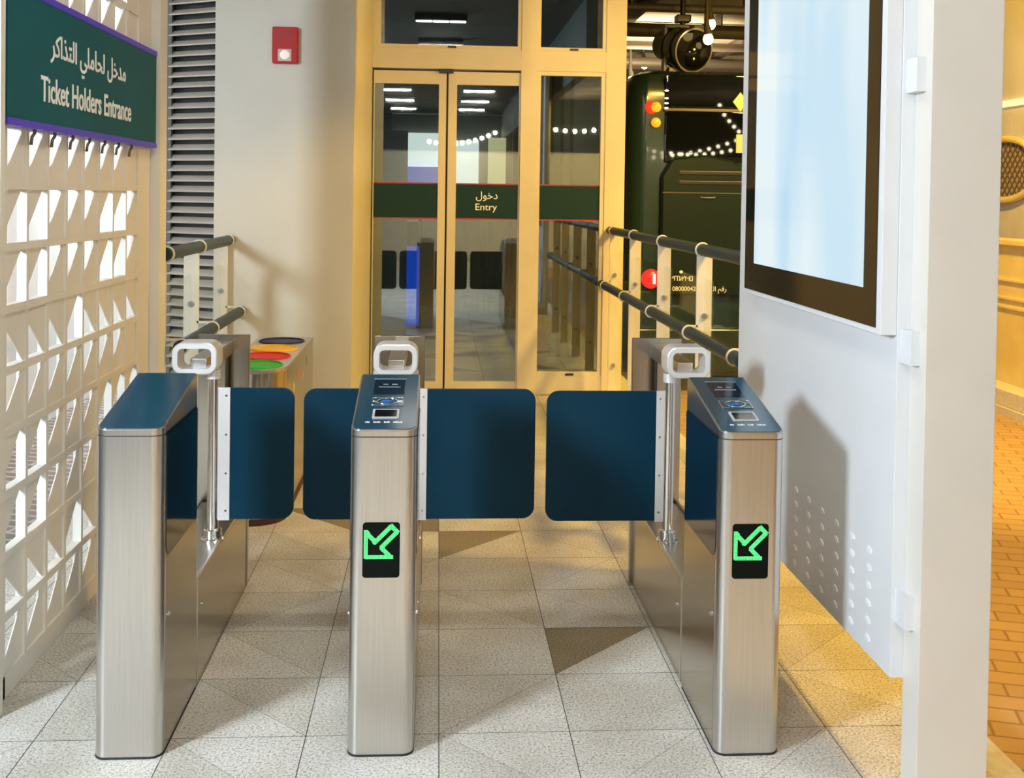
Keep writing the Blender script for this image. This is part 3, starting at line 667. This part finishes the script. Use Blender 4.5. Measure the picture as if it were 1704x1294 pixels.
mb = MB(); mb.box(1.80, 4.2, BY - 0.06, BY + 0.1, 0.02, 0.46, 0.04, 3); mb.build('bumper', M['bus'], bs)
mb = MB(); put_text(mb, '0800004252', (2.155, BY - 0.072, 0.800), (1, 0, 0), (0, 0, 1), 0.275, 0.042, 0.005); put_text(mb, AR_BUS, (2.535, BY - 0.072, 0.778), (1, 0, 0), (0, 0, 1), 0.125, 0.066, 0.004)
mb.build('phone_lettering', M['letter'], bs)
mb = MB()                                             # small emblem with a short word below it
mb.sphere((2.235, BY - 0.072, 0.975), 0.018, (1, 0.2, 0.8), 10)
sx = 2.150
for k, g in enumerate(([(0, .02), (.02, .04), (.03, .02)], [(0, 0), (0, .04), (.03, .04)], [(0, .04), (.03, .04), (.03, 0), (0, 0), (0, .04)], [(0, 0), (.03, .04), (.03, 0)], [(0, .02), (.03, .04)], [(0, 0), (0, .04), (.03, .02), (.05, .04), (.05, 0)], [(0, 0), (0, .04), (.035, .04), (.035, 0), (0, 0)])):
    mb.tube([(sx + a * 0.7, BY - 0.072, 0.895 + c) for a, c in g], 0.0045, 6); sx += 0.0255 if k != 5 else 0.040
mb.build('emblem', M['letter'], bs)
def lamp(name, x, y, z, r, mm, lab):
    mb = MB(); mb.sphere((x, y, z), r, (1, 0.5, 1), 20); o = mb.build(name, M[mm], bs); o['label'] = lab
lamp('tail_lamp', 1.945, BY - 0.005, 2.487, 0.062, 'lamp_red_dim', 'red upper tail lamp')
lamp('indicator', 1.985, BY - 0.03, 2.487, 0.048, 'lamp_amber', 'amber indicator')
lamp('indicator', 1.985, BY - 0.03, 2.345, 0.046, 'lamp_amber', 'lower amber indicator')
lamp('brake_lamp', 1.965, BY - 0.02, 0.905, 0.090, 'lamp_red', 'glowing red brake lamp')
mb = MB(); mb.box(1.975, 2.0, BY - 0.072, BY - 0.06, 0.86, 0.955, 0.006); mb.build('lamp_glint', M['lit_white'], bs)  # white reflex on the brake lamp, made as a glowing strip
for z in (2.59, 2.545, 2.50, 2.66):
    mb = MB(); mb.sphere((2.08, BY - 0.03, z - 0.02), 0.013, (1.6, 0.5, 0.7), 10); mb.build('marker_lamp', M['lit_white'], bs)
mb = MB(); mb.prism([(2.70, 2.55), (2.77, 2.64), (2.84, 2.55), (2.77, 2.46)], XZ, BY - 0.032, BY - 0.026); mb.build('diamond_sticker', M['lime'], bs)
mb = MB(); mb.prism([(2.74, 2.08), (2.90, 2.08), (2.90, 2.25), (2.74, 2.25)], XZ, BY - 0.026, BY - 0.0195); mb.build('square_sticker', M['lime'], bs)
for y in (11.6, 16.5):
    mb = MB(); mb.cyl((BX0 + 0.02, y, 0.30), (BX0 + 0.3, y, 0.30), 0.45, 28); mb.build('wheel', M['black'], bs)

# ------------------------------------------------------------------ lane ceiling, pipes, spotlight, lamps
mb = MB(); mb.box(1.62, 9.0, -9, 30, 4.05, 4.2); struct('ceiling_lane', mb, M['ceil_lane'])
mb = MB(); mb.box(-3.5, 1.62, -9, 9.0, 3.72, 3.85); struct('ceiling', mb, M['ceil_dark'])
mb = MB(); mb.box(1.50, 1.62, -9, 6.9, 2.98, 4.1, 0.004); struct('trim_3', mb, M['ceil_dark'])
mb = MB(); mb.box(1.5, 9, 29.8, 30, -0.2, 4.2); struct('wall_far', mb, M['street_wall'])
pipes = [(12.6, 3.86, 0.05), (13.9, 3.80, 0.09), (14.9, 3.9, 0.04), (15.6, 3.84, 0.06), (17.2, 3.8, 0.08), (18.6, 3.88, 0.05), (20.3, 3.78, 0.10), (22.6, 3.85, 0.06)]
pl = ['nearest', 'second nearest', 'third', 'fourth', 'fifth', 'sixth', 'seventh', 'farthest']
for (y, z, r), w in zip(pipes, pl):
    mb = MB(); mb.cyl((1.63, y, z), (8.9, y + 0.25, z), r, 14)
    for x in (2.2, 3.6, 5.0, 6.4): mb.box(x - 0.01, x + 0.01, y - 0.01, y + 0.3, z, 4.05)
    tag(mb.build('ceiling_pipe', M['pipe']), 'grey pipe under the lane ceiling above the bus, %s of eight from the doors' % w, 'pipe', 'pipes under the lane ceiling')
for x, w in ((2.35, 'nearer the glass doors'), (4.4, 'farther from the glass doors')):
    mb = MB(); mb.box(x, x + 0.16, 10, 29, 3.93, 4.0); mb.box(x + 0.02, x + 0.14, 10, 29, 3.99, 4.04)
    tag(mb.build('cable_tray', M['pipe']), 'dark cable tray running along the lane ceiling, ' + w, 'cable tray')

sp = thing('stage_spotlight', 'large round black and silver spotlight hanging above the bus', 'spotlight', (2.66, 12.0, 4.05))
c = Vector((2.69, 11.95, 3.30)); ax = Vector((0.38, -0.90, -0.22)).normalized()
mb = MB(); P = lambda s_: c + ax * s_
mb.tube([P(-0.42), P(-0.40), P(-0.18), P(-0.17), P(0.10), P(0.11), P(0.17), P(0.17)], [0.10, 0.17, 0.18, 0.225, 0.225, 0.245, 0.245, 0.235], 32); mb.build('housing', M['silver'], sp)
mb = MB(); mb.tube([P(0.171), P(0.178)], 0.222, 32); mb.sphere(tuple(P(0.16)), 0.19, (1, 0.35, 1), 20); mb.build('lens', M['gloss_black'], sp)
mb = MB(); mb.tube([P(-0.13), P(-0.10)], 0.232, 32); mb.tube([P(0.03), P(0.06)], 0.232, 32); mb.build('band', M['black'], sp)
mb = MB(); mb.box(2.50, 2.84, 11.9, 12.25, 3.03, 3.09, 0.01); mb.box(2.46, 2.50, 11.98, 12.12, 3.05, 3.55, 0.006); mb.box(2.86, 2.90, 11.98, 12.12, 3.15, 3.55, 0.006); mb.box(2.46, 2.90, 11.98, 12.12, 3.53, 3.57, 0.006); mb.build('yoke', M['black'], sp)
mb = MB(); mb.cyl((2.68, 12.05, 3.55), (2.68, 12.05, 4.05), 0.03, 12); mb.box(2.60, 2.76, 11.97, 12.13, 3.60, 3.68, 0.01); mb.build('hanger', M['black'], sp)
def bulb(x, y, z, lab):
    t = thing('bulb_lamp', lab, 'lamp', (x, y, 4.05), 'warm bulbs on the lane ceiling')
    mb = MB(); mb.sphere((x, y, z), 0.055, (1, 1, 1.15), 16); mb.build('bulb', M['bulb'], t)
    mb = MB(); mb.tube([(x, y, z + 0.05), (x - 0.02, y, z + 0.16), (x - 0.02, y, 4.05)], [0.05, 0.03, 0.012], 14); mb.build('holder', M['pipe'], t)
bulb(3.06, 12.3, 3.63, 'warm bulb right of the big spotlight, higher of the two there')
bulb(2.86, 11.60, 3.36, 'warm bulb touching the right rim of the big spotlight')
bulb(3.28, 17.5, 3.78, 'warm bulb above the corner of the bus, farther from the door frame')
bulb(2.95, 16.8, 3.47, 'warm bulb just beside the door frame above the bus')

# ------------------------------------------------------------------ platform ceiling lamps
def linear(x, y, lab, tm='tube'):
    t = thing('ceiling_lamp', lab, 'ceiling lamp', (x, y, 3.72), 'three section linear lamps on the dark platform ceiling')
    mb = MB(); mb.box(x - 0.30, x + 0.30, y - 0.05, y + 0.05, 3.64, 3.72, 0.004); mb.build('housing', M['black'], t)
    for k in range(3):
        mb = MB(); mb.box(x - 0.285 + k * 0.195, x - 0.105 + k * 0.195, y - 0.035, y + 0.035, 3.632, 3.642, 0.003); mb.build('tube', M[tm], t)
for y, w in ((7.15, 'nearest the doors'), (5.55, 'second from the doors'), (3.5, 'above the turnstiles'), (1.4, 'in front of the turnstiles')):
    linear(0.0, y, 'three section white ceiling lamp ' + w, 'tube_dim' if y > 5 else 'tube')
for y, w in ((-0.8, 'first'), (-2.9, 'second'), (-5.2, 'third'), (-7.5, 'last')):
    linear(-0.85, y, 'white ceiling lamp behind the camera, %s of the left row' % w); linear(0.75, y, 'white ceiling lamp behind the camera, %s of the right row' % w)

# string lights over the lane behind the viewer, mirrored in the bus window
st = thing('string_lights', 'garland of small warm bulbs hung over the bus lane', 'string lights', (5, -5, 4.0))
def garland(p0, p1, sag, n):
    p0, p1 = Vector(p0), Vector(p1); pts = []
    for k in range(n + 1):
        u = k / n; p = p0.lerp(p1, u); p.z -= sag * 4 * u * (1 - u); pts.append(p)
    mb = MB(); mb.tube(pts, 0.008, 6); mb.build('wire', M['black'], st)
    for p in pts[1:-1]:
        mb = MB(); mb.sphere(p - Vector((0, 0, 0.05)), 0.045, seg=8); mb.build('bulb', M['fairy'], st)
garland((4.6, -5.5, 2.65), (8.6, -5.8, 3.9), 0.35, 18)
garland((4.6, -6.2, 3.0), (7.0, -4.5, 2.9), 0.25, 14)
garland((6.2, -4.5, 3.95), (8.6, -6.5, 3.0), 0.45, 16)
garland((2.0, -7.0, 3.4), (5.2, -7.5, 3.9), 0.4, 14)
garland((-0.4, -8.2, 3.0), (1.5, -8.4, 3.3), 0.2, 12)

# ------------------------------------------------------------------ far side of the lane
mb = MB(); mb.box(4.80, 5.05, -4, 28, -0.15, -0.08); mb.box(4.83, 5.05, -4, 28, -0.08, 0.06, 0.01); struct('trim_4', mb, M['kerb'])
mb = MB(); mb.box(5.05, 5.25, 4, 28, -0.15, 1.28)
for z in (0.80, 0.72, 0.96): mb.box(5.03, 5.06, 4, 28, z, z + 0.02)
mb.box(5.0, 5.27, 4, 28, 1.28, 1.33, 0.01); struct('wall_right', mb, M['parapet'])
mb = MB(); mb.box(5.6, 5.8, 4, 28, -0.15, 4.1)
for y in (6, 7.6, 9.2, 10.4, 11.6, 13, 14.5): mb.box(5.5992, 5.61, y, y + 0.012, 1.3, 2.5, mi=0)
struct('wall_street', mb, M['street_wall'])
mb = MB(); mb.box(5.56, 5.60, 4, 28, 2.60, 2.66, 0.005); tag(mb.build('wall_light_strip', M['lit_warm']), 'yellow light strip along the far wall right of the cream post', 'light')
ov = thing('oval_grille', 'oval lattice grille with yellow rim on the far wall right of the cream post', 'grille', (5.56, 10.3, 1.7))
mb = MB(); E = [(0.62 * math.cos(2 * PI * k / 40), 0.30 * math.sin(2 * PI * k / 40)) for k in range(40)]
mb.tube([(5.555, 10.45 + a, 1.98 + b) for a, b in E], 0.035, 10, True); mb.build('rim', M['parapet'], ov)
mb = MB(); mb.prism([(10.45 + a, 1.98 + b) for a, b in E], YZ, 5.578, 5.5995); mb.build('backing', mat('grille_back', (0.40, 0.28, 0.18), 0.7), ov)
mb = MB()
for k in range(-9, 10):
    for s_ in (1, -1):
        seg = []
        for q in range(-30, 31):
            a = q * 0.02; b = s_ * a * 1.1 + k * 0.1
            if (a / 0.61) ** 2 + (b / 0.29) ** 2 < 1: seg.append((5.572, 10.45 + a, 1.98 + b))
        if len(seg) > 2: mb.tube([seg[0], seg[-1]], 0.007, 6)
mb.build('lattice', M['pipe'], ov)

# ------------------------------------------------------------------ hall behind the doors
mb = MB(); mb.box(-3.0, 1.6, 16.2, 16.4, 0, 4.2); struct('wall_hall', mb, M['hall_wall'])
mb = MB(); mb.box(-1.90, -1.80, 7.5, 16.4, 0, 4.2); struct('wall_hall_left', mb, M['hall_wall'])
mb = MB(); mb.box(1.50, 1.56, 9.25, 16.4, 0, 4.2); struct('wall_hall_right', mb, M['hall_wall'])
mb = MB(); mb.box(-3.0, 1.6, 9.2, 16.4, 4.15, 4.3); struct('ceiling_hall', mb, M['ceil_dark'])
kq = thing('blue_kiosk', 'slim glowing blue kiosk inside the hall behind the left glass door', 'kiosk', (-0.34, 13.4, 0))
mb = MB(); mb.box(-0.475, -0.205, 13.35, 13.55, 0, 1.36, 0.01); mb.build('body', M['hall_dark'], kq)
mb = MB(); mb.box(-0.460, -0.220, 13.342, 13.352, 0.05, 1.02); mb.build('front', M['kiosk_blue'], kq)
mb = MB(); mb.tube([(-0.455, 13.345, 1.05), (-0.455, 13.345, 1.30), (-0.43, 13.345, 1.33), (-0.25, 13.345, 1.33), (-0.225, 13.345, 1.30), (-0.225, 13.345, 1.05)], 0.014, 8); mb.build('handle_frame', M['white_steel'], kq)
def slab(name, x0, x1, y, z0, z1, m, lab, cat, th=0.08):
    mb = MB(); mb.box(x0, x1, y, y + th, z0, z1, 0.004); return tag(mb.build(name, m), lab, cat)
slab('lit_wall_panel', -0.66, 0.10, 16.1, 1.75, 2.55, M['lit_white'], 'bright white wall panel deep in the hall behind the left glass door', 'wall panel')
slab('blue_sign', -0.50, 0.05, 15.95, 1.68, 2.05, M['kiosk_blue'], 'blue sign in front of the bright panel behind the left glass door', 'sign')
slab('lit_wall_panel', 0.18, 0.58, 16.1, 1.72, 2.45, M['lit_white'], 'bright white panel deep in the hall, left part of the right glass door', 'wall panel')
slab('lit_wall_panel', 0.72, 0.98, 16.1, 1.72, 2.50, M['lit_warm'], 'warm lit narrow panel deep in the hall behind the right glass door', 'wall panel')
slab('partition', -0.95, -0.32, 11.2, 0.0, 2.30, M['lilac'], 'lilac grey partition just inside the left glass door', 'partition')
slab('wooden_counter', 0.10, 0.95, 15.2, 0.0, 1.42, M['wood'], 'pale wooden counter front behind the right glass door', 'counter', 0.5)
fr = thing('inner_door_frame', 'dark inner door frame deep in the hall behind the glass doors', 'door frame', (0.3, 14.6, 0))
mb = MB(); mb.box(0.98, 1.10, 14.55, 14.7, 0, 2.72, 0.004); mb.build('jamb', M['hall_dark'], fr)
mb = MB(); mb.box(-0.75, -0.63, 14.55, 14.7, 0, 2.72, 0.004); mb.build('jamb', M['hall_dark'], fr)
mb = MB(); mb.box(-0.75, 1.10, 14.55, 14.7, 2.72, 2.92, 0.004); mb.build('lintel', M['hall_dark'], fr)
slab('blue_column', 0.95, 1.05, 10.6, 0.0, 2.75, M['blue_wall'], 'pale blue column inside the hall behind the narrow side window', 'column', 0.3)
for x, w in ((1.14, 'left'), (1.24, 'middle'), (1.34, 'right')):
    slab('hall_mullion', x, x + 0.035, 11.2, 0.0, 3.2, M['hall_wall'], 'slim grey mullion behind the narrow side window, %s of three' % w, 'mullion', 0.06)
ex = thing('fire_extinguisher', 'red fire extinguisher on the hall floor seen through the narrow side window', 'extinguisher', (0.99, 10.45, 0))
mb = MB(); mb.tube([(0.99, 10.42, 0.02), (0.99, 10.42, 0.05), (0.99, 10.42, 0.42), (0.99, 10.42, 0.50), (0.99, 10.42, 0.54)], [0.06, 0.07, 0.07, 0.05, 0.02], 18); mb.build('cylinder', M['red'], ex)
mb = MB(); mb.box(0.96, 1.03, 10.41, 10.43, 0.54, 0.58, 0.004); mb.build('valve', M['black'], ex)

# space behind the viewer
mb = MB(); mb.box(-3.5, 8.5, -9.2, -9.0, -0.2, 2.75, mi=0); mb.box(-3.5, 8.5, -9.2, -8.9, 2.75, 4.2, mi=1); struct('wall_front', mb, [M['cream'], M['ceil_dark']])

# ------------------------------------------------------------------ lights
def area(name, loc, target, size, power, col, sy=None):
    d = bpy.data.lights.new(name, 'AREA'); d.energy = power; d.color = col; d.size = size
    if sy: d.shape = 'RECTANGLE'; d.size_y = sy
    o = bpy.data.objects.new(name, d); COL.objects.link(o); o.location = loc
    o.rotation_euler = (Vector(target) - Vector(loc)).to_track_quat('-Z', 'Y').to_euler(); return o
def spot(name, loc, target, power, col, ang=120, rad=0.1, blend=0.4):
    d = bpy.data.lights.new(name, 'SPOT'); d.energy = power; d.color = col; d.spot_size = math.radians(ang); d.spot_blend = blend; d.shadow_soft_size = rad
    o = bpy.data.objects.new(name, d); COL.objects.link(o); o.location = loc
    o.rotation_euler = (Vector(target) - Vector(loc)).to_track_quat('-Z', 'Y').to_euler(); return o
WARM = (1.0, 0.62, 0.12)
spot('lane_flood', (2.75, 4.2, 3.45), (0.2, 7.5, 0.6), 280, WARM, 130, 0.10)
spot('lane_flood_doors', (2.7, 6.7, 3.35), (-0.5, 8.0, 1.0), 320, WARM, 128, 0.10, 1.0)
spot('lane_flood_near', (2.45, 3.2, 3.6), (1.5, 3.4, 0), 260, WARM, 110, 0.08)
spot('lane_flood_street', (3.7, 7.2, 3.9), (5.2, 9.3, 0.8), 950, WARM, 130, 0.15)
spot('lane_ceiling_fill', (3.2, 15.5, 2.95), (3.0, 16, 4.05), 480, (1, 0.78, 0.45), 165, 0.2)  # added unseen uplight that brightens the lane ceiling
spot('lane_flood_behind', (4.2, -4.5, 3.8), (4.3, -9.0, 1.2), 650, WARM, 110, 0.15)
area('side_daylight', (-3.2, 0.5, 2.55), (1.2, 3.4, 0.8), 0.7, 260, (0.72, 0.86, 1.0))
area('outside_light', (-2.0, 9.8, 3.6), (-2.8, 9.8, 1.4), 3.6, 300, (0.97, 0.98, 1.0), 0.3)
area('hall_light', (0.0, 12.0, 4.0), (0, 12.3, 0), 1.2, 12, (1.0, 0.96, 0.9))

w = bpy.data.worlds.new('world'); S.world = w; w.use_nodes = True
w.node_tree.nodes['Background'].inputs['Color'].default_value = (0.9, 0.85, 0.75, 1)
w.node_tree.nodes['Background'].inputs['Strength'].default_value = 0.12
S.view_settings.view_transform = 'Standard'; S.view_settings.look = 'None'; S.view_settings.exposure = 0.18; S.view_settings.gamma = 1.0
